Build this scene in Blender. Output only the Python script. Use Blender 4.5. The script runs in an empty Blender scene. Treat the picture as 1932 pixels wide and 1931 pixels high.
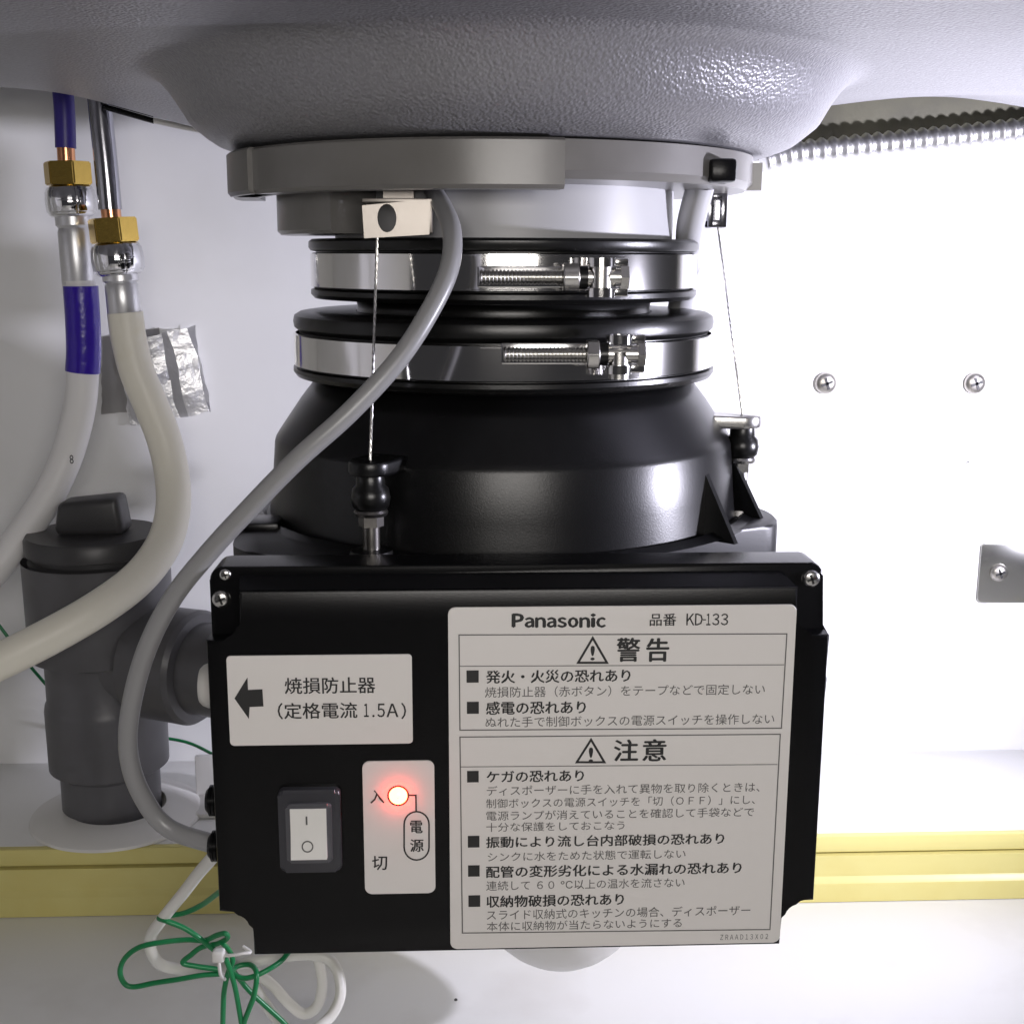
import bpy, bmesh, math, random
from mathutils import Vector, Matrix, noise

# ------------------------------------------------------------------ camera, world, lights, exposure
SC = bpy.context.scene
COL = SC.collection
rad = math.radians
F = 2350.0                                        # focal length in pixels of a 1932 px wide picture
CAM = Vector((-0.019, -0.438, -0.0196))
ROT = Matrix.Rotation(rad(-2.5), 3, 'Z') @ Matrix.Rotation(rad(90 - 11.68), 3, 'X') @ Matrix.Rotation(rad(0.2), 3, 'Z')
cd = bpy.data.cameras.new('camera'); cam = bpy.data.objects.new('camera', cd); COL.objects.link(cam)
cam.matrix_world = Matrix.Translation(CAM) @ ROT.to_4x4()
cd.sensor_width = 36; cd.lens = 36 * F / 1932; cd.clip_start = 0.01; cd.clip_end = 50
SC.camera = cam

W = bpy.data.worlds.new('World'); SC.world = W; W.use_nodes = True
W.node_tree.nodes['Background'].inputs['Color'].default_value = (0.95, 0.93, 1.0, 1)
W.node_tree.nodes['Background'].inputs['Strength'].default_value = 0.035

def light(name, kind, loc, energy, color, target=None, **kw):
    d = bpy.data.lights.new(name, kind); d.energy = energy; d.color = color
    for k, v in kw.items(): setattr(d, k, v)
    o = bpy.data.objects.new(name, d); COL.objects.link(o); o.location = loc
    if target is not None:
        o.rotation_euler = (Vector(target) - Vector(loc)).to_track_quat('-Z', 'Y').to_euler()
    return o
# a cool torch held right of the disposer, its soft beam pointed at the back wall
light('work_lamp', 'SPOT', (0.52, -0.005, -0.09), 26, (0.86, 0.845, 1.0), (0.06, 0.40, -0.085), spot_size=rad(118), spot_blend=1.0, shadow_soft_size=0.014)
# soft fill lamp added near the camera to brighten the box front
light('front_fill', 'AREA', (0.03, -0.58, 0.07), 3.6, (1.0, 0.955, 0.91), (0, 0.0, -0.17), shape='RECTANGLE', size=0.34, size_y=0.2)

SC.view_settings.view_transform = 'Standard'; SC.view_settings.look = 'None'
SC.view_settings.exposure = 0.0; SC.view_settings.gamma = 1.0; SC.view_settings.use_curve_mapping = False
SC.cycles.max_bounces = 6; SC.cycles.use_adaptive_sampling = True; SC.cycles.adaptive_threshold = 0.02

# ------------------------------------------------------------------ helpers
def ray(u, v): return ROT @ Vector(((u - 966) / F, -(v - 966) / F, -1))
def P(u, v, y): d = ray(u, v); return CAM + d * ((y - CAM.y) / d.y)       # pixel -> point on the plane at depth y
def PZ(u, v, z): d = ray(u, v); return CAM + d * ((z - CAM.z) / d.z)      # pixel -> point on the level z
def pxm(y): return (y - CAM.y + 0.03) / F                                  # metres in one picture pixel at depth y

MATS = {}
def mat(name, color, rough=0.5, metal=0.0, bump=None, var=None, emit=None, trans=0, spec=0.5, coat=0, sss=0):
    m = bpy.data.materials.new(name); m.use_nodes = True; MATS[name] = m
    nt = m.node_tree; b = nt.nodes['Principled BSDF']
    b.inputs['Base Color'].default_value = (*color, 1); b.inputs['Roughness'].default_value = rough
    b.inputs['Metallic'].default_value = metal; b.inputs['Specular IOR Level'].default_value = spec
    b.inputs['Transmission Weight'].default_value = trans; b.inputs['Coat Weight'].default_value = coat
    if sss:
        b.inputs['Subsurface Weight'].default_value = sss; b.inputs['Subsurface Radius'].default_value = (.004, .004, .004)
    tc = nt.nodes.new('ShaderNodeTexCoord')
    if bump:                                       # (scale, strength, distance)
        n = nt.nodes.new('ShaderNodeTexNoise'); n.inputs['Scale'].default_value = bump[0]; n.inputs['Detail'].default_value = 3
        bp = nt.nodes.new('ShaderNodeBump'); bp.inputs['Strength'].default_value = bump[1]; bp.inputs['Distance'].default_value = bump[2]
        nt.links.new(tc.outputs['Object'], n.inputs['Vector']); nt.links.new(n.outputs['Fac'], bp.inputs['Height'])
        nt.links.new(bp.outputs['Normal'], b.inputs['Normal'])
    if var:                                        # (scale, second colour, low, high)
        n = nt.nodes.new('ShaderNodeTexNoise'); n.inputs['Scale'].default_value = var[0]; n.inputs['Detail'].default_value = 5
        r = nt.nodes.new('ShaderNodeValToRGB'); r.color_ramp.elements[0].position = var[2]; r.color_ramp.elements[1].position = var[3]
        r.color_ramp.elements[0].color = (*color, 1); r.color_ramp.elements[1].color = (*var[1], 1)
        nt.links.new(tc.outputs['Object'], n.inputs['Vector']); nt.links.new(n.outputs['Fac'], r.inputs['Fac'])
        nt.links.new(r.outputs['Color'], b.inputs['Base Color'])
    if emit:
        b.inputs['Emission Color'].default_value = (*emit[0], 1); b.inputs['Emission Strength'].default_value = emit[1]
    return m

mat('laminate', (.80, .80, .79), .5, bump=(260, .05, .0006), var=(9, (.74, .74, .72), .52, .75))
mat('floor_laminate', (.80, .80, .78), .30, bump=(200, .05, .0006), var=(14, (.70, .69, .66), .55, .8))
mat('yellow', (.70, .63, .24), .38, bump=(90, .10, .0008), var=(30, (.67, .58, .20), .45, .8))
mat('coating', (.255, .252, .272), .40, metal=.5, bump=(700, .42, .0012), var=(820, (.32, .32, .34), .45, .75))
mat('grey_plastic', (.155, .15, .143), .30, bump=(500, .06, .0004), var=(40, (.125, .12, .113), .4, .8))
mat('pale_plastic', (.36, .36, .37), .40)
mat('black_plastic', (.0035, .0035, .004), .27, spec=.22, bump=(1300, .10, .0003))
mat('housing_black', (.003, .003, .0034), .31, spec=.36, bump=(1500, .12, .0003), var=(25, (.0055, .0055, .006), .4, .8))
mat('plate_black', (.004, .004, .005), .42, spec=.5, bump=(1500, .15, .0003))
mat('shaded_zinc', (.20, .19, .18), .35, 1.0)  # zinc with the front lug's shadow put into its colour
mat('rubber', (.005, .005, .005), .30, spec=.4, bump=(900, .08, .0004))
mat('steel', (.80, .79, .78), .10, 1.0, bump=(60, .02, .001))
mat('zinc', (.62, .61, .59), .27, 1.0, bump=(600, .08, .0004))
mat('bright_zinc', (.86, .86, .87), .38, 1.0)
mat('aged_zinc', (.50, .48, .44), .36, 1.0, bump=(700, .12, .0004))
mat('bracket_steel', (.30, .275, .25), .42, 1.0, bump=(400, .06, .0004))
mat('chrome', (.80, .80, .82), .07, 1.0)
mat('ferrule', (.74, .74, .76), .36, .75)
mat('brass', (.58, .40, .10), .26, 1.0, bump=(300, .15, .0006))
mat('copper', (.80, .38, .20), .22, 1.0)
mat('foil', (.93, .93, .94), .34, 1.0, bump=(140, .5, .002))
mat('dull_foil', (.55, .54, .53), .42, .8, bump=(120, .2, .001))
mat('hose_white', (.86, .83, .72), .42, bump=(300, .05, .0005), var=(26, (.74, .68, .46), .55, .85))
mat('hose_clean', (.83, .82, .81), .42)
mat('purple_tape', (.035, .010, .36), .28, bump=(180, .35, .0012))
mat('purple_cover', (.045, .03, .26), .38)
mat('dark_chrome', (.42, .42, .46), .16, 1.0)
mat('cable_grey', (.26, .26, .265), .34, bump=(700, .05, .0003))
mat('cable_white', (.76, .75, .70), .40)
mat('pvc', (.105, .104, .112), .38, bump=(300, .06, .0004), var=(18, (.066, .064, .066), .45, .8))
mat('pvc_dark', (.046, .045, .047), .42, bump=(300, .06, .0004))
mat('white_plastic', (.72, .71, .68), .38)
mat('label', (.74, .715, .69), .50, bump=(800, .03, .0002))
mat('ink', (.018, .018, .018), .55)
mat('grey_ink', (.10, .098, .096), .6)
mat('rocker', (.78, .77, .74), .38)
mat('clear_boot', (.035, .035, .042), .32, spec=.5)
mat('clear_rim', (.075, .075, .085), .35, spec=.5)
mat('green_wire', (.008, .19, .06), .32)
mat('boot_white', (.70, .69, .66), .35, trans=.25)
mat('red', (.45, .01, .01), .35)
mat('lamp_glow', (.9, .1, .05), .3, emit=((1, .04, .012), 75))
mat('sleeve', (.80, .80, .82), .08, trans=.85)
mat('mirror_plate', (.60, .60, .57), .22, 1.0, bump=(30, .05, .002))

def finish(name, bm, m, parent=None, smooth=40):
    bmesh.ops.recalc_face_normals(bm, faces=bm.faces[:])
    me = bpy.data.meshes.new(name); bm.to_mesh(me); bm.free()
    return link(name, me, m, parent, smooth)
def link(name, me, m, parent=None, smooth=40):
    if m: me.materials.append(MATS[m])
    if smooth:
        for p in me.polygons: p.use_smooth = True
        me.set_sharp_from_angle(angle=rad(smooth))
    o = bpy.data.objects.new(name, me); COL.objects.link(o)
    if parent is not None:
        o.parent = parent
        o.matrix_parent_inverse = Matrix.Translation(parent_origin(parent)).inverted()
    return o
def parent_origin(p):
    v = Vector(p.location)
    while p.parent is not None:
        break
    return v
def tag(o, label, cat, group=None):
    o['label'] = label; o['category'] = cat
    if group: o['group'] = group
    return o
def thing(name, loc, label, cat, group=None):
    o = bpy.data.objects.new(name, None); COL.objects.link(o); o.location = loc; o.empty_display_size = .02
    return tag(o, label, cat, group)
def struct(o): o['kind'] = 'structure'; return o

def box(bm, a, b, bevel=0.0, seg=2):
    a, b = Vector(a), Vector(b)
    r = bmesh.ops.create_cube(bm, size=1)
    for v in r['verts']:
        v.co = Vector(((a[i] + b[i]) / 2 + v.co[i] * (b[i] - a[i]) for i in range(3)))
    if bevel:
        es = list({e for v in r['verts'] for e in v.link_edges})
        bmesh.ops.bevel(bm, geom=es, offset=bevel, segments=seg, profile=.5, affect='EDGES')
def frame_of(d):
    d = d.normalized(); up = Vector((0, 0, 1)) if abs(d.z) < .9 else Vector((0, 1, 0))
    x = d.cross(up).normalized(); return x, x.cross(d).normalized()
def tube(bm, pts, r, n=16, caps=True):
    pts = [Vector(p) for p in pts]; rs = r if isinstance(r, (list, tuple)) else [r] * len(pts)
    rings = []; x, y = frame_of(pts[1] - pts[0])
    for i, p in enumerate(pts):
        d = (pts[min(i + 1, len(pts) - 1)] - pts[max(i - 1, 0)]).normalized()
        x = (x - d * x.dot(d)).normalized(); y = d.cross(x)
        rings.append([bm.verts.new(p + (x * math.cos(2 * math.pi * k / n) + y * math.sin(2 * math.pi * k / n)) * rs[i]) for k in range(n)])
    for a, b in zip(rings, rings[1:]):
        for k in range(n): bm.faces.new((a[k], a[(k + 1) % n], b[(k + 1) % n], b[k]))
    if caps: bm.faces.new(rings[0][::-1]); bm.faces.new(rings[-1])
def spline(pts, k=10):
    pts = [Vector(p) for p in pts]; q = [pts[0] * 2 - pts[1]] + pts + [pts[-1] * 2 - pts[-2]]; out = []
    for i in range(1, len(q) - 2):
        p0, p1, p2, p3 = q[i - 1:i + 3]
        for j in range(k):
            t = j / k
            out.append(.5 * (2 * p1 + (p2 - p0) * t + (2 * p0 - 5 * p1 + 4 * p2 - p3) * t * t + (3 * p1 - p0 - 3 * p2 + p3) * t ** 3))
    return out + [pts[-1]]
def lathe(bm, prof, c, n=96, a0=0.0, a1=360.0, closed=False, mtx=None):
    """profile of (radius, z) swept round a vertical axis through c; a1-a0 < 360 gives a closed sector"""
    full = a1 - a0 >= 359.9; m = n if full else n + 1; rings = []
    for k in range(m):
        a = rad(a0 + (a1 - a0) * k / n)
        ring = []
        for r, z in prof:
            p = Vector((r * math.cos(a), r * math.sin(a), z))
            if mtx is not None: p = mtx @ p
            ring.append(bm.verts.new(p + Vector(c)))
        rings.append(ring)
    L = len(prof)
    for k in range(n):
        A, B = rings[k], rings[(k + 1) % m]
        for i in range(L if closed else L - 1):
            j = (i + 1) % L
            try: bm.faces.new((A[i], B[i], B[j], A[j]))
            except ValueError: pass
    if not full and closed: bm.faces.new(rings[0]); bm.faces.new(rings[-1][::-1])
    bmesh.ops.remove_doubles(bm, verts=bm.verts[:], dist=1e-6)
def prism(bm, outline, y0, y1, bevel=0.0, seg=2):
    """outline of (x, z) points extruded from y0 (front) to y1 (back), front rim bevelled"""
    f = [bm.verts.new((x, y0, z)) for x, z in outline]; b = [bm.verts.new((x, y1, z)) for x, z in outline]; n = len(f)
    ff = bm.faces.new(f); bm.faces.new(b[::-1])
    for i in range(n): bm.faces.new((f[i], b[i], b[(i + 1) % n], f[(i + 1) % n]))
    if bevel:
        bmesh.ops.bevel(bm, geom=list(ff.edges), offset=bevel, segments=seg, profile=.5, affect='EDGES')
def rounded(x0, x1, z0, z1, r, n=6):
    out = []
    for cx, cz, a in ((x1 - r, z1 - r, 0), (x0 + r, z1 - r, 90), (x0 + r, z0 + r, 180), (x1 - r, z0 + r, 270)):
        for k in range(n + 1):
            t = rad(a + 90 * k / n); out.append((cx + r * math.cos(t), cz + r * math.sin(t)))
    return out
def hexrod(bm, a, b, r, n=6, bevel=0): 
    tube(bm, [a, b], r, n)
def pan_screw(name, c, r, parent=None, normal=(0, -1, 0), m='zinc'):
    """pan head with a cross recess, facing -y"""
    bm = bmesh.new(); c = Vector(c)
    q = Vector((0, 0, 1)).rotation_difference(Vector(normal)).to_matrix()
    prof = [(r * .001, r * .52), (r * .55, r * .47), (r * .85, r * .34), (r, r * .12), (r, -r * .12)]
    lathe(bm, prof, c, 24, mtx=q)
    o = finish(name, bm, m, parent, 50)
    bm = bmesh.new()
    for ang in (20, 110):
        d = Vector((math.cos(rad(ang)), math.sin(rad(ang)), 0)); e = Vector((-d.y, d.x, 0))
        vs = []
        for s, t in ((-1, -1), (1, -1), (1, 1), (-1, 1)):
            for h in (.40, .545):
                vs.append(bm.verts.new(c + q @ (d * s * r * .55 + e * t * r * .12 + Vector((0, 0, r * h)))))
        for f in ((0, 2, 4, 6), (1, 3, 5, 7), (0, 2, 3, 1), (2, 4, 5, 3), (4, 6, 7, 5), (6, 0, 1, 7)):
            bm.faces.new([vs[i] for i in f])
    finish('cross_recess', bm, 'ink', o, 0)
    return o

# ------------------------------------------------------------------ the cabinet
YW = 0.40                                               # face of the back wall
ZP = P(1700, 1416, YW).z                                # raised platform along the back wall
YE = 0.2725                                             # its front edge
ZF = -0.4130                                             # cabinet floor
bm = bmesh.new(); box(bm, (-.62, YW, -.46), (.62, YW + .018, .42)); struct(finish('back_wall', bm, 'laminate', None, 0))
bm = bmesh.new(); box(bm, (-.62, -.62, ZF - .018), (.62, YE + .002, ZF)); struct(finish('floor', bm, 'floor_laminate', None, 0))
bm = bmesh.new(); box(bm, (-.62, YE, ZF - .018), (.62, YW - .0005, ZP), .0008); struct(finish('platform', bm, 'floor_laminate', None, 30))
bm = bmesh.new(); box(bm, (-.615, -.30, ZF), (-.60, YW - .0005, .42)); struct(finish('side_wall', bm, 'laminate', None, 0))
st = thing('edge_trim', (0, YE, ZF), 'yellow wooden trim strip along the front edge of the white platform', 'trim')
bm = bmesh.new(); box(bm, (-.62, YE - .006, ZP - .0105), (.62, YE - .0005, ZP + .0002), .0008); finish('top_strip', bm, 'yellow', st, 30)
bm = bmesh.new()
zz = [ZP - .0118, ZP - .0118, ZP - .0255, ZP - .0268, ZP - .0290, ZP - .0305, ZF + .0005]
yy = [YE - .0005, YE - .0078, YE - .0078, YE - .0086, YE - .0108, YE - .0112, YE - .0112]
prof = list(zip(yy, zz)) + [(YE - .0005, ZF + .0005)]
A = [bm.verts.new((-.62, y, z)) for y, z in prof]; B = [bm.verts.new((.62, y, z)) for y, z in prof]
for i in range(len(A)): bm.faces.new((A[i], A[(i + 1) % len(A)], B[(i + 1) % len(A)], B[i]))
bm.faces.new(A); bm.faces.new(B[::-1]); finish('moulding', bm, 'yellow', st, 30)

# ------------------------------------------------------------------ the sink above
X0, YA = 0.0025, 0.15                                     # axis of the drain and the disposer
AX = Vector((X0, YA, 0))
def smin(a, b, k):
    h = max(0, min(1, .5 + .5 * (b - a) / k)); return b * (1 - h) + a * h - k * h * (1 - h)
def sstep(a, b, t): t = max(0, min(1, (t - a) / (b - a))); return t * t * (3 - 2 * t)
def sink_z(x, y):
    dx, dy = x - X0, y - YA; r = math.hypot(dx, dy)
    dish = .0545 + .03 * max(0, -dy - .14) + .015 * sstep(.16, .31, y) * sstep(.12, .27, abs(x)) - .013 * math.exp(-((x + .13) / .085) ** 2) * sstep(.17, .30, y)
    dish -= .022 * math.exp(-((x - .40) / .095) ** 2) * sstep(.20, .31, y)
    if r < .118: funnel = .0215 + (r - .118) * .05
    elif r < .129: funnel = .0215 + (r - .118) * .35
    elif r < .139: funnel = .02535 + (r - .129) * .80
    else: funnel = .03335 + (r - .139) * 1.75
    z = smin(dish, funnel, .014) + .002
    t = max(0, y - .285); z += 7 * t * t + max(0, y - .33) * 3
    return z
bm = bmesh.new(); NX, NY = 260, 210; xs = [-.60 + 1.2 * i / NX for i in range(NX + 1)]; ys = [-.60 + .975 * j / NY for j in range(NY + 1)]
g = [[bm.verts.new((x, y, sink_z(x, y))) for x in xs] for y in ys]
for j in range(NY):
    for i in range(NX): bm.faces.new((g[j][i], g[j][i + 1], g[j + 1][i + 1], g[j + 1][i]))
inner = [f for f in bm.faces if math.hypot(f.calc_center_median().x - X0, f.calc_center_median().y - YA) < .100]
bmesh.ops.delete(bm, geom=inner, context='FACES')
nt = MATS['coating'].node_tree; vo = nt.nodes.new('ShaderNodeTexVoronoi'); vo.inputs['Scale'].default_value = 820; vo.feature = 'SMOOTH_F1'
bn = next(n for n in nt.nodes if n.type == 'BUMP'); tcn = next(n for n in nt.nodes if n.type == 'TEX_COORD')
nt.links.new(tcn.outputs['Object'], vo.inputs['Vector']); b2 = nt.nodes.new('ShaderNodeBump'); b2.inputs['Strength'].default_value = .36; b2.inputs['Distance'].default_value = .0010; b2.invert = True
nt.links.new(vo.outputs['Distance'], b2.inputs['Height']); nt.links.new(b2.outputs['Normal'], bn.inputs['Normal']); bn.inputs['Strength'].default_value = .2
sk = finish('sink', bm, 'coating', None, 60)
tag(sk, 'grey granular coated underside of the sink bowl above the disposer', 'sink')

se = tag(bpy.data.objects.new('sink_edge_strip', None), 'thin half dark half white strip along the rear edge of the sink', 'strip'); COL.objects.link(se); se.location = P(290, 226, .31)
for nm, m, q in (('dark_strip', 'black_plastic', [P(196, 202, .31), P(245, 216, .31), P(291, 229, .31)]), ('white_strip', 'white_plastic', [P(290, 228, .31), P(340, 239, .31), P(388, 248, .31)])):
    bm = bmesh.new(); tube(bm, q, .0016, 8); tube(bm, [p + Vector((0, 0, .0035)) for p in q], .0016, 8); o = finish(nm, bm, m, se, 40)
# ------------------------------------------------------------------ drain nut and grey outlet pipe
def Q(u, v):
    if 560 < v < 800: v -= 9 * min(1, (800 - v) / 60, (v - 560) / 12)
    p = P(u, v, YA)
    return abs(p.x - X0), p.z   # silhouette pixel -> (radius, height) about the axis
RN = .1172; NX_ = Vector((-.0002, YA, 0)); ZN0, ZN1 = P(950, 350, YA - .12).z, P(800, 256, YA - .12).z
nut = thing('drain_flange_nut', (X0, YA, ZN0), 'large grey plastic flange nut clamped under the sink drain', 'flange nut')
bm = bmesh.new(); lathe(bm, [(.070, ZN0 + .003), (RN - .006, ZN0 + .003), (RN - .003, ZN0 + .006), (RN - .003, ZN1), (.085, ZN1 + .002)], NX_, 120)
finish('ring', bm, 'grey_plastic', nut, 40)
bm = bmesh.new()
sec = [(RN - .010, ZN0 - .001), (RN + .001, ZN0 - .001), (RN + .0022, ZN0 + .0005), (RN + .0022, ZN1 - .001), (RN + .001, ZN1), (RN - .010, ZN1)]
lathe(bm, sec, NX_, 40, 176, 280, closed=True); finish('grip_lug', bm, 'grey_plastic', nut, 30)
bm = bmesh.new(); lathe(bm, [(r + .0022, z) for r, z in sec[:-1]] + [(RN - .004, ZN1)], NX_, 8, 196, 212, closed=True); finish('grip_rib', bm, 'grey_plastic', nut, 30)
bm = bmesh.new(); lathe(bm, [(RN - .006, ZN0 + .0035), (RN + .0012, ZN0 + .0035), (RN + .0012, ZN1 - .002), (RN - .006, ZN1 - .002)], NX_, 4, 348, 352, closed=True); finish('grip_rib', bm, 'grey_plastic', nut, 30)
bm = bmesh.new(); lathe(bm, [(.075, ZN0 - .0165), (.0985, ZN0 - .0165), (.100, ZN0 - .0150), (.100, ZN0 + .004), (.075, ZN0 + .004)], NX_, 18, 170, 226, closed=True)
finish('lower_lug', bm, 'grey_plastic', nut, 30)
a, b = P(1338, 300, .07), P(1386, 345, .07)
bm = bmesh.new(); box(bm, (a.x, .066, b.z), (b.x, .088, a.z), .0015); finish('latch', bm, 'black_plastic', nut, 30)
rp, _ = Q(633, 420); zb = Q(633, 462)[1]
bm = bmesh.new(); lathe(bm, [(rp, ZN0 + .006), (rp, zb - .02)], AX, 96); finish('outlet_pipe', bm, 'pale_plastic', nut, 40)
# pale lever on the right of the pipe
lv = thing('release_lever', P(1325, 352, .11), 'slanting pale grey lever bar right of the outlet pipe', 'lever')
bm = bmesh.new(); tube(bm, spline([P(1322, 348, .115), P(1302, 430, .125), P(1298, 500, .15), P(1283, 585, .17)], 8), .0062, 12); finish('bar', bm, 'pale_plastic', lv, 50)

# ------------------------------------------------------------------ black rubber coupling
cp = thing('rubber_coupling', (X0, YA, Q(560, 715)[1]), 'black flanged rubber coupling joining outlet pipe and disposer', 'coupling')
pts = [(640, 452), (590, 452), (584, 457), (584, 467), (588, 473), (598, 475), (598, 541), (589, 545), (589, 553), (596, 562), (628, 571), (668, 574)]
pr = [Q(*q) for q in pts]; pr[0] = (rp - .002, pr[0][1])
bm = bmesh.new(); lathe(bm, pr, AX, 128); finish('upper_collar', bm, 'rubber', cp, 35)
bm = bmesh.new(); lathe(bm, [Q(668, 570), Q(674, 578), Q(676, 588), Q(672, 600)], AX, 128); finish('neck', bm, 'rubber', cp, 35)
pts = [(672, 594), (590, 592), (568, 595), (558, 601), (556, 611), (558, 622), (568, 631), (568, 694), (557, 696), (557, 703), (563, 711), (585, 717), (640, 722)]
bm = bmesh.new(); lathe(bm, [Q(*q) for q in pts], AX, 128); finish('lower_collar', bm, 'rubber', cp, 35)

def hose_clamp(uL, v0, v1, u_rod0, u_rod1, u_nut1, u_gap1, u_end, vb, label):
    r, z0 = Q(uL, v1); z1 = Q(uL, v0)[1]; zc = P(u_rod0, vb, YA - r - .004).z
    t = thing('hose_clamp', (X0, YA, z0), label, 'hose clamp')
    bm = bmesh.new()
    lathe(bm, [(r + .0004, z0), (r + .0014, z0 + .0004), (r + .0014, z1 - .0004), (r + .0004, z1)], AX, 160); finish('band', bm, 'steel', t, 30)
    yf = YA - r - .0055
    X = lambda u: P(u, vb, yf).x
    # overlapping end of the band under the bolt
    bm = bmesh.new(); a0 = math.degrees(math.asin((X(u_rod0 - 42) - X0) / r)) - 90; a1 = math.degrees(math.asin((X(u_end) - X0) / r)) - 90
    lathe(bm, [(r + .0016, z0 + .0008), (r + .0026, z0 + .001), (r + .0026, z1 - .001), (r + .0016, z1 - .0008)], AX, 30, a0, a1, closed=True)
    finish('band_lap', bm, 'steel', t, 30)
    rb = .0031
    bm = bmesh.new(); n = 23; L = X(u_rod1 + 8) - X(u_rod0); path = []; rr = []
    for i in range(n * 2 + 1): path.append((X(u_rod0) + L * i / (2 * n), yf, zc)); rr.append(rb if i % 2 else rb * .74)
    tube(bm, path, rr, 14); bo = finish('bolt', bm, 'zinc', t, 20)
    bm = bmesh.new(); tube(bm, [(X(u_rod1), yf, zc), (X(u_nut1), yf, zc)], .0062, 6); bmesh.ops.bevel(bm, geom=bm.edges[:], offset=.0005, segments=1, affect='EDGES'); finish('nut', bm, 'zinc', t, 30)
    bm = bmesh.new(); tube(bm, [(X(u_nut1), yf, zc), (X(u_gap1), yf, zc)], .0045, 16); finish('lock_ring', bm, 'rubber', t, 30)
    # trunnion: an upright barrel between two looped ears of the band
    bm = bmesh.new(); w = X(u_end - 28) - X(u_gap1); xm = X(u_gap1) + w * .55
    tube(bm, [(xm, yf - .0003, z0 + .002), (xm, yf - .0003, z1 - .002)], w * .48, 18); tube(bm, [(X(u_gap1), yf, zc), (X(u_end), yf, zc)], .0036, 16)
    finish('trunnion', bm, 'zinc', t, 30)
    for s in (-1, 1):
        zm = zc + s * .0058
        bm = bmesh.new(); lathe(bm, [(w * .46, zm - .0017), (w * .62, zm - .0017), (w * .62, zm + .0017), (w * .46, zm + .0017)], (xm, yf, 0), 24, 0, 360, closed=True)
        box(bm, (xm - .001, yf + .001, zm - .0016), (X(u_end + 4), YA - r - .0004, zm + .0016), .0005); finish('band_loop', bm, 'steel', t, 30)
    bm = bmesh.new(); tube(bm, [(X(u_end - 12), yf, zc), (X(u_end + 3), yf, zc)], .0050, 6); finish('bolt_head', bm, 'zinc', t, 30)
    # bridge plate behind the rod
    bm = bmesh.new(); box(bm, (X(u_rod0 - 4), YA - r - .0030, zc - .0042), (X(u_rod1 + 6), YA - r + .0004, zc + .0042), .0006); finish('bridge', bm, 'steel', t, 30)
    return t
hose_clamp(595, 477, 540, 905, 1062, 1092, 1108, 1182, 523, 'upper stainless bolt clamp tightened just under the grey outlet pipe')
hose_clamp(564, 633, 692, 950, 1106, 1130, 1146, 1214, 668, 'lower stainless bolt clamp tightened just above the black domed housing')

# ------------------------------------------------------------------ disposer body
ZPT, ZPB = P(1455, 985, .103).z, P(1460, 1040, .103).z                                # base plate of the housing
dp = thing('waste_disposer', (X0, YA, ZF + .03), 'black food waste disposer with domed top and square base plate', 'waste disposer')
pts = [(620, 716), (602, 721), (592, 727), (570, 754), (547, 784), (531, 806), (525, 816), (523, 823), (519, 900), (514, 955)]
pr = [Q(*q) for q in pts]; pr += [(pr[-1][0] + .0035, ZPT + .0015), (pr[-1][0] + .009, ZPT - .0005)]
bm = bmesh.new(); lathe(bm, pr, AX, 144); finish('grinder_housing', bm, 'housing_black', dp, 28)
RB = pr[-4][0]
bm = bmesh.new()
out = [(.124, .098), (.126, .124), (.092, .232), (.002, .262), (-.090, .235), (-.118, .150), (-.112, .062), (-.100, .047), (-.030, .034), (.026, .050)]
rd = []                                                   # each corner rounded off
for q in range(len(out)):
    a, b, c = Vector(out[q - 1]), Vector(out[q]), Vector(out[(q + 1) % len(out)])
    p0, p1 = b + (a - b).normalized() * min(.009, (a - b).length * .4), b + (c - b).normalized() * min(.009, (c - b).length * .4)
    for k in range(5): t = k / 4; rd.append(p0 * (1 - t) ** 2 + b * 2 * t * (1 - t) + p1 * t * t)
top = [bm.verts.new((p.x, p.y, ZPT)) for p in rd]
low = [bm.verts.new((v.co.x, v.co.y, ZPB)) for v in top]; n = len(top)
ft = bm.faces.new(top); bm.faces.new(low[::-1])
for i in range(n): bm.faces.new((top[i], low[i], low[(i + 1) % n], top[(i + 1) % n]))
bmesh.ops.bevel(bm, geom=list(ft.edges), offset=.0016, segments=2, profile=.5, affect='EDGES'); finish('base_plate', bm, 'plate_black', dp, 40)
# motor can hidden behind the control box, and its pale bottom cap
bm = bmesh.new(); lathe(bm, [(.088, ZPB + .004), (.088, -.24), (.080, -.262), (.075, -.30)], AX, 96); finish('motor_can', bm, 'housing_black', dp, 35)
zc = P(1070, 1833, YA - .02).z
bm = bmesh.new(); lathe(bm, [(.050, -.285)] + [(.050 * math.cos(rad(a)), -.312 + (zc + .312) * math.sin(rad(a))) for a in range(0, 90, 8)] + [(.0005, zc)], AX + Vector((.029, -.008, 0)), 96); finish('bottom_cap', bm, 'white_plastic', dp, 60)
# triangular stiffening ribs on the right
def rib(a_u, a_v, b_u, b_v, c_u, c_v, y0, y1, th=.0028):
    pa, pb, pc = P(a_u, a_v, y0), P(b_u, b_v, y0), P(c_u, c_v, y1)
    pb.z = pc.z = ZPT - .002; 
    d = Vector((pc.x - pb.x, pc.y - pb.y, 0)).normalized(); nn = Vector((-d.y, d.x, 0)) * th
    pa2 = pa - d * .010; pb2 = pb - d * .012
    bm = bmesh.new(); q = [pa2, pa, pc, pb2]
    f = [bm.verts.new(p) for p in q]; b = [bm.verts.new(p + nn) for p in q]
    bm.faces.new(f); bm.faces.new(b[::-1])
    for i in range(4): bm.faces.new((f[i], b[i], b[(i + 1) % 4], f[(i + 1) % 4]))
    finish('rib', bm, 'housing_black', dp, 30)
rib(1312, 850, 1270, 985, 1388, 985, .088, .068)
rib(1352, 800, 1338, 970, 1440, 962, .128, .110)
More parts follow.
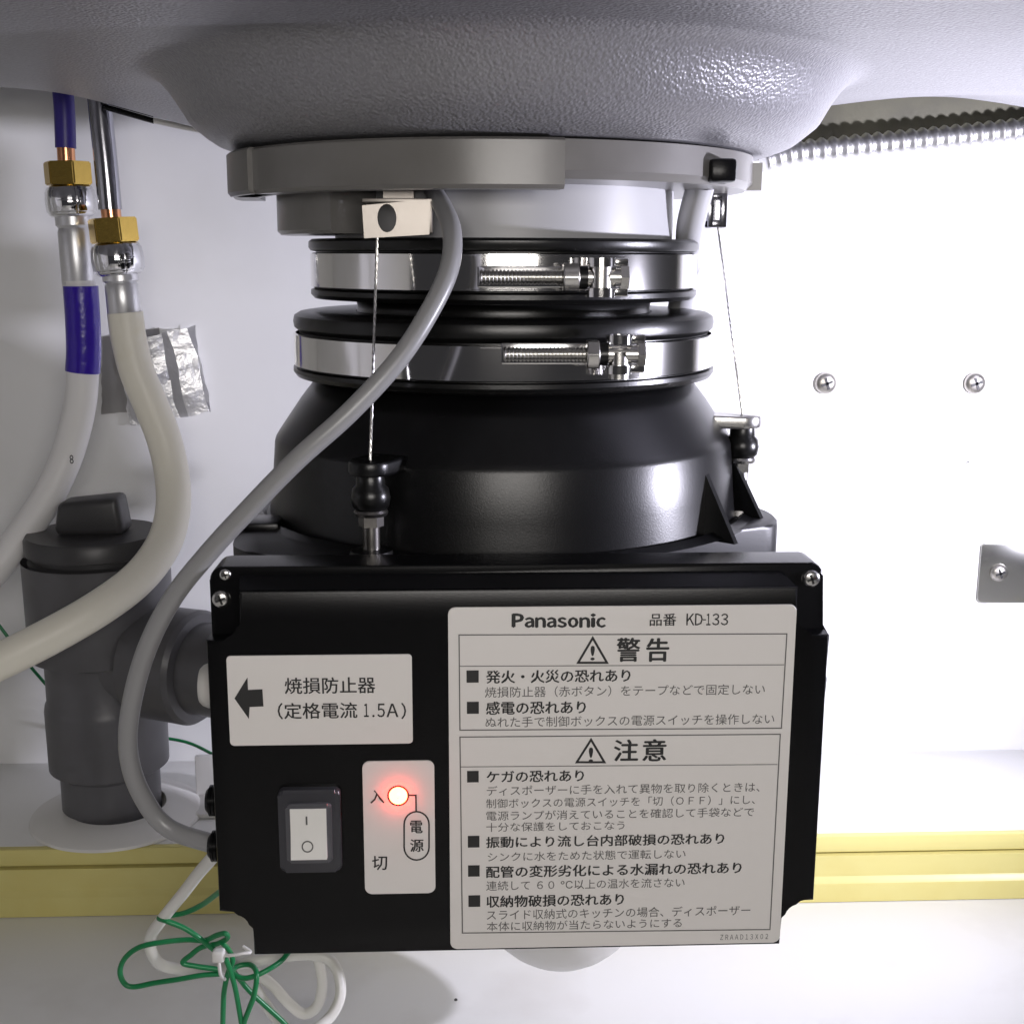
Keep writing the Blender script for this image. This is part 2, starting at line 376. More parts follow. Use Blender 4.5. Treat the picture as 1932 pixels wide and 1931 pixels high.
# a lug with a tie bolt: metal tab on top, rubber bushings, washer, nut
def lug(u, v_top, y, metal, tabm):
    t = P(u, v_top, y); x, z = t.x, t.z
    bm = bmesh.new(); k = pxm(y)
    d = Vector((X0 - x, YA - y, 0)).normalized(); e = Vector((-d.y, d.x, 0)); o = []
    for a in range(-90, 91, 15): o.append(Vector((x, y, 0)) - d * math.cos(rad(a)) * .0085 + e * math.sin(rad(a)) * .0085)
    o += [Vector((x, y, 0)) + d * .024 + e * .0085, Vector((x, y, 0)) + d * .024 - e * .0085]
    T = [bm.verts.new((p.x, p.y, z)) for p in o]; B = [bm.verts.new((p.x, p.y, z - .0058)) for p in o]; n = len(T)
    ft = bm.faces.new(T); fb = bm.faces.new(B[::-1])
    for i in range(n): bm.faces.new((T[i], B[i], B[(i + 1) % n], T[(i + 1) % n]))
    bmesh.ops.bevel(bm, geom=list(ft.edges) + list(fb.edges), offset=.0012, segments=2, profile=.5, affect='EDGES')
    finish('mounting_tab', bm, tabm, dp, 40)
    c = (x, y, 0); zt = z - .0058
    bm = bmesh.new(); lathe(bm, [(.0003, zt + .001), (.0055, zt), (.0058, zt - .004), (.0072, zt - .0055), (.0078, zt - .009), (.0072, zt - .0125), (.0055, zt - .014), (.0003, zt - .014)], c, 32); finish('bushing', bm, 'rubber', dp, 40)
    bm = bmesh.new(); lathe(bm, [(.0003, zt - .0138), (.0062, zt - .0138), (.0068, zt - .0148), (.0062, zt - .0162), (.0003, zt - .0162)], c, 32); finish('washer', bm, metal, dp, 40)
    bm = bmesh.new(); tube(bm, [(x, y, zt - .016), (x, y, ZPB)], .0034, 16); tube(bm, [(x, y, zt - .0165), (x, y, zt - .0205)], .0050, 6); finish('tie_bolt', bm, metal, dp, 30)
    bm = bmesh.new(); lathe(bm, [(.0003, ZPT + .0030), (.0082, ZPT + .0022), (.0095, ZPT - .001)], c, 32); finish('bolt_boss', bm, tabm, dp, 40)
    return Vector((x, y, z))
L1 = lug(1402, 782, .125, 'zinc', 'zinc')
L2 = lug(698, 868, .045, 'shaded_zinc', 'housing_black')  # front lug's metal coloured dark for the shadow it sits in
bm = bmesh.new(); a = P(487, 978, .10); box(bm, (a.x - .010, .092, ZPT - .001), (a.x + .010, .112, ZPT + .003), .0012); finish('edge_clip', bm, 'housing_black', dp, 30)

# ------------------------------------------------------------------ safety wires with their brackets
def wire_path(a, b, sag=.0008): return [a.lerp(b, i / 12) + Vector((math.sin(i * .9) * .0003, 0, 0)) for i in range(13)]
def strand(bm, a, b, r):
    n = 120
    for ph in (0, 120, 240):
        tube(bm, [a.lerp(b, i / n) + Vector((math.cos(i * .55 + rad(ph)), math.sin(i * .55 + rad(ph)), 0)) * r * .5 for i in range(n + 1)], r * .55, 6)
y1 = YA - .088
a, b = P(683, 388, y1), P(812, 448, y1)
sw = thing('safety_wire', (L2.x, L2.y, L2.z), 'thin steel safety wire with holed tab bracket in front of the coupling', 'safety wire')
bm = bmesh.new(); fr = .0016
hole = [(P(730, 412, y1).x + .0036 * math.cos(rad(t)) * (.8 + .1 * math.sin(rad(t))), P(730, 412, y1).z + .0058 * math.sin(rad(t))) for t in range(0, 360, 20)]
TL, TR, BR, BL = P(683, 388, y1), P(812, 376, y1), P(810, 443, y1), P(687, 450, y1)
outl = []
for p, q in ((TL, TR), (TR, BR), (BR, BL), (BL, TL)):
    for i in range(14): outl.append(p.lerp(q, i / 14))
# front plate with a real hole: fan of quads between outline and hole
hc = P(730, 412, y1)
def ang(p): return math.atan2(p.z - hc.z, p.x - hc.x)
outl.sort(key=ang); hp = []
for p in outl:
    t = ang(p); hp.append(Vector((hc.x + .0037 * math.cos(t), y1, hc.z + .0054 * math.sin(t))))
n = len(outl)
for dy in (0, fr):
    o_ = [bm.verts.new(p + Vector((0, dy, 0))) for p in outl]; h_ = [bm.verts.new(p + Vector((0, dy, 0))) for p in hp]
    for i in range(n): bm.faces.new((o_[i], o_[(i + 1) % n], h_[(i + 1) % n], h_[i]))
    if dy == 0: of, hf = o_, h_
    else:
        for i in range(n):
            bm.faces.new((of[i], of[(i + 1) % n], o_[(i + 1) % n], o_[i])); bm.faces.new((hf[i], hf[(i + 1) % n], h_[(i + 1) % n], h_[i]))
finish('bracket', bm, 'bracket_steel', sw, 30)
bm = bmesh.new(); c1, c2 = P(683, 386, y1), P(816, 372, y1)
box(bm, (c1.x, y1 + .0002, ZN0 - .005), (c2.x, y1 + .030, ZN0 - .0034), .0003); box(bm, (c2.x - .0016, y1 + .0004, P(814, 440, y1).z), (c2.x - .0001, y1 + .014, ZN0 - .0035), .0003)
box(bm, ((c1.x + c2.x) / 2 - .006, y1 + .010, ZN0 - .0036), ((c1.x + c2.x) / 2 + .006, y1 + .028, ZN0 + .004)); finish('bracket_flange', bm, 'bracket_steel', sw, 30)
bm = bmesh.new(); strand(bm, P(712, 436, y1 + .003), Vector((L2.x, L2.y, L2.z - .002)), .00058); finish('wire', bm, 'zinc', sw, 40)
sw2 = thing('safety_wire', (L1.x, L1.y, L1.z), 'thin steel safety wire with small chrome loop running down to the right mounting tab', 'safety wire')
y2 = .145
bm = bmesh.new(); a, b = P(1337, 362, y2), P(1371, 430, y2)
box(bm, (a.x, y2, b.z), (a.x + .0028, y2 + .010, a.z), .0005); box(bm, (b.x - .0028, y2, b.z), (b.x, y2 + .010, a.z), .0005)
box(bm, (a.x, y2 + .0001, b.z), (b.x, y2 + .010, b.z + .0035), .0005); box(bm, (a.x, y2 + .0001, a.z - .0035), (b.x, y2 + .010, a.z), .0005)
box(bm, (a.x + .001, y2 + .0062, b.z + .001), (b.x - .001, y2 + .0082, a.z - .001)); finish('loop', bm, 'dark_chrome', sw2, 30)
bm = bmesh.new(); box(bm, (a.x + .001, y2 + .002, a.z - .002), (a.x + .007, y2 + .008, ZN0 + .006), .0005); finish('hanger', bm, 'steel', sw2, 30)
bm = bmesh.new(); strand(bm, P(1354, 426, y2 + .004), L1 + Vector((0, 0, -.002)), .00052); finish('wire', bm, 'zinc', sw2, 40)

# ------------------------------------------------------------------ control box
BX0, BX1, BZ0, BZ1 = -.1110, .1182, -.2836, P(900, 1066, .0085).z
cb = thing('control_box', (0, .018, BZ0), 'black control box with white Japanese warning labels and lit red lamp', 'control box')
def corner(cx, cz, r, a0, a1, n=6): return [(cx + r * math.cos(rad(a0 + (a1 - a0) * k / n)), cz + r * math.sin(rad(a0 + (a1 - a0) * k / n))) for k in range(n + 1)]
nw, nh = .0125, .0185                                    # corner notches for the screws
# front cover, outline with a concave notch at each corner
zt = P(900, 1112, 0).z
def cover_outline(zt, g=0.0):
    o = []
    o += [(BX0 + nw + g, zt)]
    o += [(BX0 + nw + g, zt - nh + .006)] + corner(BX0 + nw - .006 + g, zt - nh + .006, .006, 0, -90)[1:] + [(BX0 + g, zt - nh)]
    o += [(BX0 + g, BZ0 + nh)] + corner(BX0 + nw - .007 + g, BZ0 + nh - .007, .007, 90, 0) + [(BX0 + nw + g, BZ0 + g)]
    o += [(BX1 - nw - g, BZ0 + g)] + corner(BX1 - nw + .007 - g, BZ0 + nh - .007, .007, 180, 90) + [(BX1 - g, BZ0 + nh)]
    o += [(BX1 - g, zt - nh)] + corner(BX1 - nw + .006 - g, zt - nh + .006, .006, -90, -180) + [(BX1 - nw - g, zt)]
    return o
bm = bmesh.new(); prism(bm, cover_outline(zt), 0, .016, .0012); finish('cover', bm, 'black_plastic', cb, 35)
# sloping shoulder above the cover
bm = bmesh.new(); xa, xb = BX0 + nw, BX1 - nw; zs = BZ1 - .0016
v = [bm.verts.new(p) for p in ((xa, .0006, zt - .0005), (xb, .0006, zt - .0005), (xb - .006, .0108, zs), (xa - .002, .0108, zs), (xa, .017, zt - .0005), (xb, .017, zt - .0005), (xb - .006, .017, zs), (xa - .002, .017, zs))]
for f in ((0, 1, 2, 3), (4, 7, 6, 5), (0, 3, 7, 4), (1, 5, 6, 2), (3, 2, 6, 7), (0, 4, 5, 1)): bm.faces.new([v[i] for i in f])
bmesh.ops.bevel(bm, geom=bm.edges[:], offset=.0005, segments=2, affect='EDGES'); finish('cover_shoulder', bm, 'black_plastic', cb, 30)
# rear housing: full corners at the top, cut corners at the bottom
zn = zt - nh
o = corner(BX0 + .005 + .0006, BZ1 - .005, .005, 180, 90) 
o = [(BX0 + .0006, zn)] + o + corner(BX1 - .006, BZ1 - .005, .005, 90, 0)
o += [(BX1 - .001, zn + .001), (BX1 + .0030, zn - .003), (BX1 + .0026, zn - .016), (BX1 + .0016, zn - .020), (BX1 - .0006, BZ0 + nh + .001)]
o += corner(BX1 - nw + .007, BZ0 + nh - .0062, .0065, 90, 180) + [(BX1 - nw - .001, BZ0 + .001), (BX0 + nw + .001, BZ0 + .001)] + corner(BX0 + nw - .007, BZ0 + nh - .0062, .0065, 0, 90) + [(BX0 + .0006, BZ0 + nh + .001)]
bm = bmesh.new(); prism(bm, o, .0085, .026, .0010); finish('rear_housing', bm, 'black_plastic', cb, 35)
bm = bmesh.new(); box(bm, (BX1 - .0010, .011, zn - .026), (BX1 + .0034, .02, zn - .017), .0010); finish('side_latch', bm, 'black_plastic', cb, 30)
for u, v, r in ((417, 1130, 17), (425, 1084, 11), (1530, 1091, 17)):
    p = P(u, v, .0085); pan_screw('screw', (p.x, .0085, p.z), r * pxm(0), cb)

# lettering on the box
def flat(pts, y, th, name, m, parent):
    bm = bmesh.new(); prism(bm, [(p.x, p.z) for p in pts], y, y + th); return finish(name, bm, m, parent, 0)
def rect_px(u0, u1, v0, v1, y=0):
    um, vm = (u0 + u1) / 2, (v0 + v1) / 2
    return P(u0, vm, y).x, P(u1, vm, y).x, P(um, v1, y).z, P(um, v0, y).z
def glyphs(text, weight=0.0):
    c = bpy.data.curves.new('t', 'FONT'); c.body = text; c.size = 1; c.resolution_u = 2; c.offset = weight; c.fill_mode = 'FRONT'
    o = bpy.data.objects.new('t', c); COL.objects.link(o); dg = bpy.context.evaluated_depsgraph_get()
    me = bpy.data.meshes.new_from_object(o.evaluated_get(dg)); bpy.data.objects.remove(o); bpy.data.curves.remove(c)
    return me
def lettering(name, text, rect, y, m, parent, weight=0.0):
    x0, x1, z0, z1 = rect; me = glyphs(text)
    xs = [v.co.x for v in me.vertices]; ys = [v.co.y for v in me.vertices]; ax, bx, ay, by = min(xs), max(xs), min(ys), max(ys)
    for v in me.vertices:
        v.co = ((v.co.x - ax) / (bx - ax) * (x1 - x0) + x0, y, (v.co.y - ay) / (by - ay) * (z1 - z0) + z0)
    if weight:                                           # heavier print: the glyphs struck again a little to each side
        bm = bmesh.new(); w = weight * (z1 - z0)
        for k, (ox, oz) in enumerate(((-w, 0), (w, 0), (0, -w * .6), (0, w * .6))):
            vs0 = len(bm.verts); bm.from_mesh(me); bm.verts.ensure_lookup_table()
            bmesh.ops.translate(bm, verts=bm.verts[vs0:], vec=(ox, -.00001 * k, oz))
        bm.to_mesh(me); bm.free()
    return link(name, me, m, parent, 0)
def bars(name, segs, w, y, m, parent, closed=True):
    """flat printed line along a list of points"""
    bm = bmesh.new(); P_ = [Vector((p.x, 0, p.z)) for p in segs]; n = len(P_)
    L, Rr = [], []
    for i in range(n):
        a = P_[(i - 1) % n] if closed or i > 0 else P_[i] * 2 - P_[i + 1]
        b = P_[(i + 1) % n] if closed or i < n - 1 else P_[i] * 2 - P_[i - 1]
        d1, d2 = (P_[i] - a).normalized(), (b - P_[i]).normalized(); n1 = Vector((-d1.z, 0, d1.x)); n2 = Vector((-d2.z, 0, d2.x))
        mm = (n1 + n2).normalized(); s = w / 2 / max(.45, mm.dot(n1))
        L.append(bm.verts.new(P_[i] + mm * s + Vector((0, y, 0)))); Rr.append(bm.verts.new(P_[i] - mm * s + Vector((0, y, 0))))
    for i in range(n if closed else n - 1):
        j = (i + 1) % n; bm.faces.new((L[i], L[j], Rr[j], Rr[i]))
    return finish(name, bm, m, parent, 0)
YL, YI = -.0006, -.00075                                 # label face, print
def label_plate(name, x0, x1, z0, z1, r, lab):
    bm = bmesh.new(); prism(bm, rounded(x0, x1, z0, z1, r), YL, .0002, .00015, 1); o = finish(name, bm, 'label', cb, 30); o['label'] = lab; return o
# warning label
lx0, lx1, lz1, lz0 = -.0231, .1053, -.1455, -.2822
wl = label_plate('warning_label', lx0, lx1, lz0, lz1, .0026, 'large white label of framed Japanese warnings')
A2 = lambda x, y: (835.3 + x * .3533, 1131.7 + y * .3533)
A3 = lambda x, y: (835.3 + x * .3533, 1437.1 + y * .3533)
def R2(x0, x1, y0, y1, A=A2):
    a, b = A(x0, y0), A(x1, y1); return rect_px(a[0], b[0], a[1], b[1])
T = lambda A, x, y: P(*A(x, y), 0)
bx_ = 366.0
for ch, wd in zip('Ｐａｎａｓｏｎｉｃ', (.667, .556, .611, .556, .556, .611, .611, .278, .556)):
    q0, q1 = (72, 141) if ch in 'Ｐｉ' else (91, 143)
    lettering('brand_letter', ch, R2(bx_ + 7, bx_ + wd * 101 - 5, q0, q1), YI, 'ink', wl, .085); bx_ += wd * 101
lettering('model_caption', '品番', R2(1105, 1245, 70, 135), YI, 'ink', wl, .016)
lettering('model_number', '‐', R2(1388, 1404, 100, 106), YI, 'ink', wl, .012)
for ch, x0, x1 in (('Ｋ', 1300, 1342), ('Ｄ', 1346, 1386), ('１', 1406, 1428), ('３', 1438, 1475), ('３', 1484, 1522)):
    lettering('model_number', ch, R2(x0, x1, 70, 132), YI, 'ink', wl, .012)
lw = .00042
bars('frame_line', [T(A2, 87, 184), T(A2, 1835, 178), T(A2, 1806, 681), T(A2, 92, 691)], lw, YI, 'grey_ink', wl)
bars('frame_line', [T(A2, 92, 728), T(A2, 1800, 713), T(A3, 1745, 889), T(A3, 105, 908)], lw, YI, 'grey_ink', wl)
bars('rule_line', [T(A2, 92, 351), T(A2, 1820, 343)], lw * .7, YI, 'grey_ink', wl, False)
bars('rule_line', [T(A2, 96, 887), T(A2, 1785, 874)], lw * .7, YI, 'grey_ink', wl, False)
for ax_, ay_, bx_, cx_, by_ in ((800, 200, 722, 876, 332), (791, 742, 715, 862, 862)):
    tr = bars('warning_triangle', [T(A2, ax_, ay_), T(A2, bx_, by_), T(A2, cx_, by_)], .00085, YI, 'ink', wl)
    lettering('exclamation_mark', '!', R2(ax_ - 10, ax_ + 9, ay_ + 42, ay_ + 118), YI, 'ink', tr, .03)
for ch, x0, x1, y0, y1 in (('警', 930, 1050, 200, 325), ('告', 1088, 1205, 202, 325), ('注', 915, 1040, 742, 855), ('意', 1068, 1190, 740, 855)):
    lettering('heading', ch, R2(x0, x1, y0, y1), YI, 'ink', wl, .028)
for A, x0, x1, y0, y1 in ((A2, 127, 192, 373, 438), (A2, 129, 193, 540, 604), (A3, 130, 192, 44, 105), (A3, 134, 196, 390, 452), (A3, 135, 197, 547, 607), (A3, 137, 200, 707, 768)):
    a, b, c, d = R2(x0, x1, y0, y1, A)
    flat([Vector((a, 0, c)), Vector((b, 0, c)), Vector((b, 0, d)), Vector((a, 0, d))], YI, .0001, 'bullet', 'ink', wl)
for A, s, x0, x1, y0, y1 in ((A2, '発火・火災の恐れあり', 232, 1000, 370, 438), (A2, '感電の恐れあり', 232, 762, 537, 605), (A3, 'ケガの恐れあり', 235, 752, 42, 102),
                             (A3, '振動により流し台内部破損の恐れあり', 232, 1500, 385, 444), (A3, '配管の変形劣化による水漏れの恐れあり', 232, 1592, 540, 602), (A3, '収納物破損の恐れあり', 235, 965, 703, 765)):
    lettering('warning_title', s, R2(x0, x1, y0, y1, A), YI, 'ink', wl, .026)
for A, s, x0, x1, y0, y1 in ((A2, '焼損防止器（赤ボタン）をテープなどで固定しない', 225, 1718, 452, 510), (A2, 'ぬれた手で制御ボックスの電源スイッチを操作しない', 228, 1768, 612, 668),
                             (A3, 'ディスポーザーに手を入れて異物を取り除くときは、', 235, 1690, 114, 166), (A3, '制御ボックスの電源スイッチを「切（ＯＦＦ）」にし、', 232, 1665, 182, 233),
                             (A3, '電源ランプが消えていることを確認して手袋などで', 232, 1660, 248, 298), (A3, '十分な保護をしておこなう', 232, 970, 315, 363),
                             (A3, 'シンクに水をためた状態で運転しない', 240, 1295, 469, 519), (A3, '連続して ６０ ℃以上の温水を流さない', 232, 1290, 622, 673),
                             (A3, 'スライド収納式のキッチンの場合、ディスポーザー', 235, 1640, 772, 826), (A3, '本体に収納物が当たらないようにする', 235, 1275, 838, 888),
                             (A3, 'ＺＲＡＡＤ１３Ｘ０２', 1480, 1735, 914, 942)):
    lettering('small_print', s, R2(x0, x1, y0, y1, A), YI, 'grey_ink', wl)
# protector label with arrow
A1 = lambda x, y: (386.2 + x * .2605, 1203.6 + y * .2605)
def R1(x0, x1, y0, y1): return R2(x0, x1, y0, y1, A1)
a, b, c, d = R1(172, 1504, 121, 767)
pl = label_plate('protector_label', a, b, c, d, .0014, 'white label with left arrow and rated current')
ar = bars
flat([T(A1, *q) for q in ((218, 432), (322, 580), (328, 494), (428, 490), (420, 366), (316, 371), (312, 280))], YI, .0001, 'arrow', 'ink', pl)
lettering('caption', '焼損防止器', R1(582, 1235, 280, 396), YI, 'ink', pl, .014)
lettering('caption', '（定格電流', R1(532, 1105, 462, 579), YI, 'ink', pl, .014)
for ch, x0, x1, y0, y1 in (('１', 1155, 1188, 470, 565), ('．', 1215, 1232, 550, 567), ('５', 1252, 1305, 470, 567), ('Ａ', 1318, 1402, 470, 566), ('）', 1425, 1458, 464, 580)):
    lettering('caption', ch, R1(x0, x1, y0, y1), YI, 'ink', pl, .014)
# power label with lamp
a, b, c, d = R1(1152, 1667, 886, 1844)
po = label_plate('power_label', a, b, c, d, .0026, 'small white label beside the switch with lamp window')
for s, x0, x1, y0, y1 in (('入', 1200, 1300, 1095, 1190), ('切', 1215, 1322, 1570, 1672)): lettering('caption', s, R1(x0, x1, y0, y1), YI, 'ink', po, .016)
for s, x0, x1, y0, y1 in (('電', 1490, 1577, 1315, 1405), ('源', 1490, 1585, 1450, 1540)): lettering('caption', s, R1(x0, x1, y0, y1), YI, 'ink', po, .022)
cap = []
for cx, cy, a0 in ((1535, 1342, 180), (1535, 1508, 0)):
    for k in range(13): t = rad(a0 + 180 * k / 12); cap.append(T(A1, cx + 90 * math.cos(t), cy + 92 * math.sin(t)))
bars('capsule_line', cap, .00062, YI, 'ink', po)
bars('leader_line', [T(A1, 1468, 1132), T(A1, 1530, 1132), T(A1, 1532, 1248)], .0006, YI, 'ink', po, False)
lc = T(A1, 1402, 1135)
ring = [lc + Vector((.0038 * math.cos(rad(t)), 0, .0038 * math.sin(rad(t)))) for t in range(0, 360, 12)]
bars('lamp_ring', ring, .0006, YI - .00003, 'ink', po)
qf = Vector((0, 0, 1)).rotation_difference(Vector((0, -1, 0))).to_matrix()
bm = bmesh.new(); lathe(bm, [(.0002, .0024), (.0012, .0023), (.0024, .0017), (.0032, .0007), (.0034, -.001)], (lc.x, YL, lc.z), 32, mtx=qf)
o = finish('indicator_lamp', bm, 'lamp_glow', cb, 60); o['label'] = 'glowing red power lamp'
# rocker switch under a clear boot
a, b, c, d = R1(545, 992, 1075, 1668)
bm = bmesh.new(); prism(bm, rounded(a, b, c, d, .0022), -.0032, .001, .0016, 3); sw_ = finish('rocker_switch', bm, 'clear_boot', cb, 40); sw_['label'] = 'smoky switch frame with white rocker'
a2, b2, c2, d2 = R1(600, 930, 1165, 1590)
bm = bmesh.new(); prism(bm, rounded(a2, b2, c2, d2, .0016), -.0044, -.0028, .0011, 2); finish('frame_rim', bm, 'clear_rim', sw_, 40)
a, b, c, d = R1(634, 893, 1198, 1548); zm = (c + d) / 2
bm = bmesh.new(); f = [bm.verts.new(q) for q in ((a, -.0064, c), (b, -.0064, c), (b, -.0046, zm), (b, -.0048, d), (a, -.0048, d), (a, -.0046, zm))]
bk = [bm.verts.new((q.co.x, -.003, q.co.z)) for q in f]
bm.faces.new((f[0], f[1], f[2], f[5])); bm.faces.new((f[5], f[2], f[3], f[4])); bm.faces.new(bk[::-1])
for i in range(6): bm.faces.new((f[i], bk[i], bk[(i + 1) % 6], f[(i + 1) % 6]))
finish('rocker', bm, 'rocker', sw_, 20)
cI = T(A1, 749, 1280); box_ = bmesh.new(); box(box_, (cI.x - .0003, -.0051, cI.z - .0016), (cI.x + .0003, -.0046, cI.z + .0016)); finish('on_mark', box_, 'grey_ink', sw_, 0)
cO = T(A1, 757, 1460); bm = bmesh.new()
for k in range(28):
    t0, t1 = rad(k * 360 / 28), rad((k + 1) * 360 / 28); vs = []
    for rr in (.0017, .0022):
        for t in (t0, t1):
            z = cO.z + rr * math.sin(t); y = -.0046 - .0018 * (zm - z) / (zm - c) - .00012; vs.append(bm.verts.new((cO.x + rr * math.cos(t), y, z)))
    bm.faces.new((vs[0], vs[1], vs[3], vs[2]))
finish('off_mark', bm, 'grey_ink', sw_, 0)
# left side: reset button in its boot, two cable glands
def sidex(name, prof, c, m, parent=cb, n=32):
    q = Vector((0, 0, 1)).rotation_difference(Vector((-1, 0, 0))).to_matrix()
    bm = bmesh.new(); lathe(bm, prof, c, n, mtx=q); return finish(name, bm, m, parent, 35)
yg = .0165
zr = P(366, 1293, yg).z
bt = sidex('reset_button', [(.0086, -.001), (.0086, .0030), (.0078, .0050), (.0066, .0062), (.0055, .0058), (.0046, .0035)], (BX0, yg, zr), 'boot_white')
sidex('button', [(.0044, 0), (.0044, .0046), (.0040, .0052), (.0002, .0054)], (BX0, yg, zr), 'red', bt)
zg1, zg2 = P(385, 1510, yg).z, P(385, 1596, yg).z
for zg in (zg1, zg2):
    pr = []
    for k in range(4): pr += [(.0060, .0013 * k), (.0060, .0013 * k + .0009), (.0052, .0013 * k + .0010), (.0052, .0013 * k + .0012)]
    sidex('cable_gland', [(.0066, -.002)] + pr + [(.0040, .0062)], (BX0, yg, zg), 'black_plastic')

# ------------------------------------------------------------------ cables
def cable(name, pts, r, m, label, cat, n=16, k=10, group=None):
    bm = bmesh.new(); tube(bm, spline(pts, k), r, n); o = finish(name, bm, m, None, 60); return tag(o, label, cat, group)
g2 = Vector((BX0 - .004, yg, zg2))
cable('power_cable', [P(812, 352, .085), P(836, 392, .058), P(853, 440, .040), P(848, 505, .028), P(815, 580, .020), P(752, 678, .012), P(660, 778, .006), P(560, 868, .004), P(470, 960, .006), P(392, 1045, .010),
                     P(325, 1130, .014), P(275, 1230, .016), P(246, 1340, .018), P(243, 1425, .020), P(268, 1500, .022), P(318, 1562, .022), g2 + Vector((.002, 0, 0))],
      .0037, 'cable_grey', 'thick grey cable sweeping from the drain nut down to the control box', 'cable')
BW = lambda x, y, d=.10: P(179.6 + x * .279, 1526.9 + y * .279, d)
g1 = Vector((BX0 - .004, yg, zg1))
cable('white_cable', [P(440, 1565, .034), P(405, 1612, .042), BW(700, 430, .06), BW(600, 560, .075), BW(450, 745, .09), BW(375, 860), BW(385, 970), BW(450, 1050, .11), BW(620, 1085, .115), BW(830, 1075, .115), BW(1050, 1030, .11), BW(1300, 990, .115), BW(1480, 985, .12), BW(1590, 1020, .12),
                    BW(1650, 1130, .115), BW(1655, 1270, .11), BW(1590, 1400, .105), BW(1470, 1490, .10), BW(1330, 1500, .11), BW(1200, 1380, .12), BW(1080, 1200, .125)],
      .0027, 'cable_white', 'looped white cable hanging from the left of the control box', 'cable')
cable('white_cable', [BW(960, 1060, .12), BW(1090, 1110, .125), BW(1200, 1190, .128), BW(1310, 1310, .13), BW(1410, 1380, .13), BW(1500, 1330, .13), BW(1535, 1200, .13), BW(1520, 1060, .13), BW(1480, 960, .13), BW(1400, 900, .13)],
      .0027, 'cable_white', 'inner loop of white cable tucked behind the bottom of the control box', 'cable')
gw = thing('green_wire', BW(900, 1080), 'thin green earth wire bundled with a tie under the control box', 'wire')
def gstrand(pts, d=.09):
    bm = bmesh.new(); tube(bm, spline([BW(*(q if len(q) == 3 else (*q, d))) for q in pts], 8), .00125, 10); finish('strand', bm, 'green_wire', gw, 60)
gstrand([(900, 520, .06), (830, 565, .07), (720, 645, .085), (600, 700), (490, 718), (432, 734, .088), (480, 752, .085), (600, 800, .085), (700, 865, .085), (800, 945, .088), (870, 1000, .09)])
gstrand([(850, 1110), (720, 1120), (560, 1148), (400, 1172), (260, 1198), (195, 1172), (168, 1090), (205, 1000), (300, 930), (450, 897), (620, 880), (740, 884, .088), (820, 850, .085), (880, 838, .083), (893, 868, .085), (830, 905, .088), (720, 930), (650, 980), (592, 1035), (680, 1058), (850, 1082)])
gstrand([(860, 900, .085), (905, 950), (930, 1020), (900, 1100), (873, 1220), (866, 1330), (862, 1500)])
gstrand([(880, 1000), (910, 1080), (945, 1200), (968, 1320), (985, 1420), (1000, 1510)], .085)
gstrand([(900, 1050, .095), (980, 1150, .1), (1050, 1232, .1), (1150, 1325, .1), (1260, 1425, .1), (1330, 1500, .1)])
gstrand([(1310, 960, .10), (1260, 1020, .095), (1180, 1075, .09), (1090, 1120, .088), (1000, 1140, .088), (930, 1105, .09), (960, 1060, .095), (1050, 1050, .095), (1092, 1110, .088), (1075, 1250, .085), (1040, 1350, .085), (1010, 1430, .085), (990, 1510, .085)])
ct = thing('cable_tie', BW(840, 990, .082), 'white plastic cable tie knotted round the green wire bundle', 'cable tie')
bm = bmesh.new(); c = BW(835, 985, .081); box(bm, c - Vector((.0028, .0025, .0028)), c + Vector((.0028, .0025, .0028)), .0012, 3); finish('tie_head', bm, 'white_plastic', ct, 40)
bm = bmesh.new(); tube(bm, spline([c, BW(920, 985, .079), BW(1000, 972, .079), BW(1050, 962, .081), BW(1000, 925, .083)], 6), .0008, 8); finish('tie_tail', bm, 'white_plastic', ct, 60)
bm = bmesh.new(); tube(bm, spline([c, BW(840, 1060, .079), BW(850, 1120, .081), BW(880, 1150, .09)], 6), .0008, 8); finish('tie_band', bm, 'white_plastic', ct, 60)
cable('green_lead', [P(-40, 1130, .34), P(0, 1182, .34), P(25, 1215, .34), P(70, 1272, .345), P(110, 1310, .36), P(190, 1350, .375), P(280, 1385, .38), P(352, 1400, .375), P(400, 1422, .36), P(470, 1460, .33)], .0011, 'green_wire',
      'thin green lead passing behind the grey drain pipe', 'lead', 8)

# ------------------------------------------------------------------ grey drain pipe on its white floor plate
YD = .318
def D(u, v): return P(u, v, YD)
cx = D(205, 1400).x; K = pxm(YD)
zpl = ZP
dr = thing('drain_pipe', (cx, YD, zpl), 'dark grey plastic drain trap with screw cap standing left of the control box', 'drain pipe')
def rz(u, v): p = D(u, v); return abs(p.x - cx), p.z
c3 = (cx, YD, 0)
bm = bmesh.new(); r1 = .0315
lathe(bm, [(r1 - .001, zpl - .002), (r1 - .001, D(200, 1448).z), (r1 + .0012, D(200, 1440).z), (r1 + .0052, D(200, 1436).z), (r1 + .0055, D(200, 1330).z), (r1 + .0048, D(200, 1318).z), (r1 + .0036, D(200, 1312).z), (r1 + .0036, D(200, 1235).z), (r1 + .012, D(200, 1226).z), (r1 + .0125, D(200, 1050).z)], c3, 64)
finish('pipe_body', bm, 'pvc', dr, 30)
cxu = D(178, 1000).x; c4 = (cxu, YD, 0)
bm = bmesh.new(); lathe(bm, [(.0385, D(178, 1100).z), (.0400, D(178, 1060).z), (.0400, D(178, 1052).z), (.0370, D(178, 1048).z), (.0370, D(178, 1040).z), (.0415, D(178, 1036).z), (.0415, D(178, 1012).z), (.0400, D(178, 1004).z), (.0003, D(178, 1002).z)], c4, 64)
finish('screw_cap', bm, 'pvc_dark', dr, 30)
a, b = D(108, 938), D(243, 1004)
bm = bmesh.new(); box(bm, (a.x, YD - .012, b.z), (b.x, YD + .012, a.z), .0045, 3)
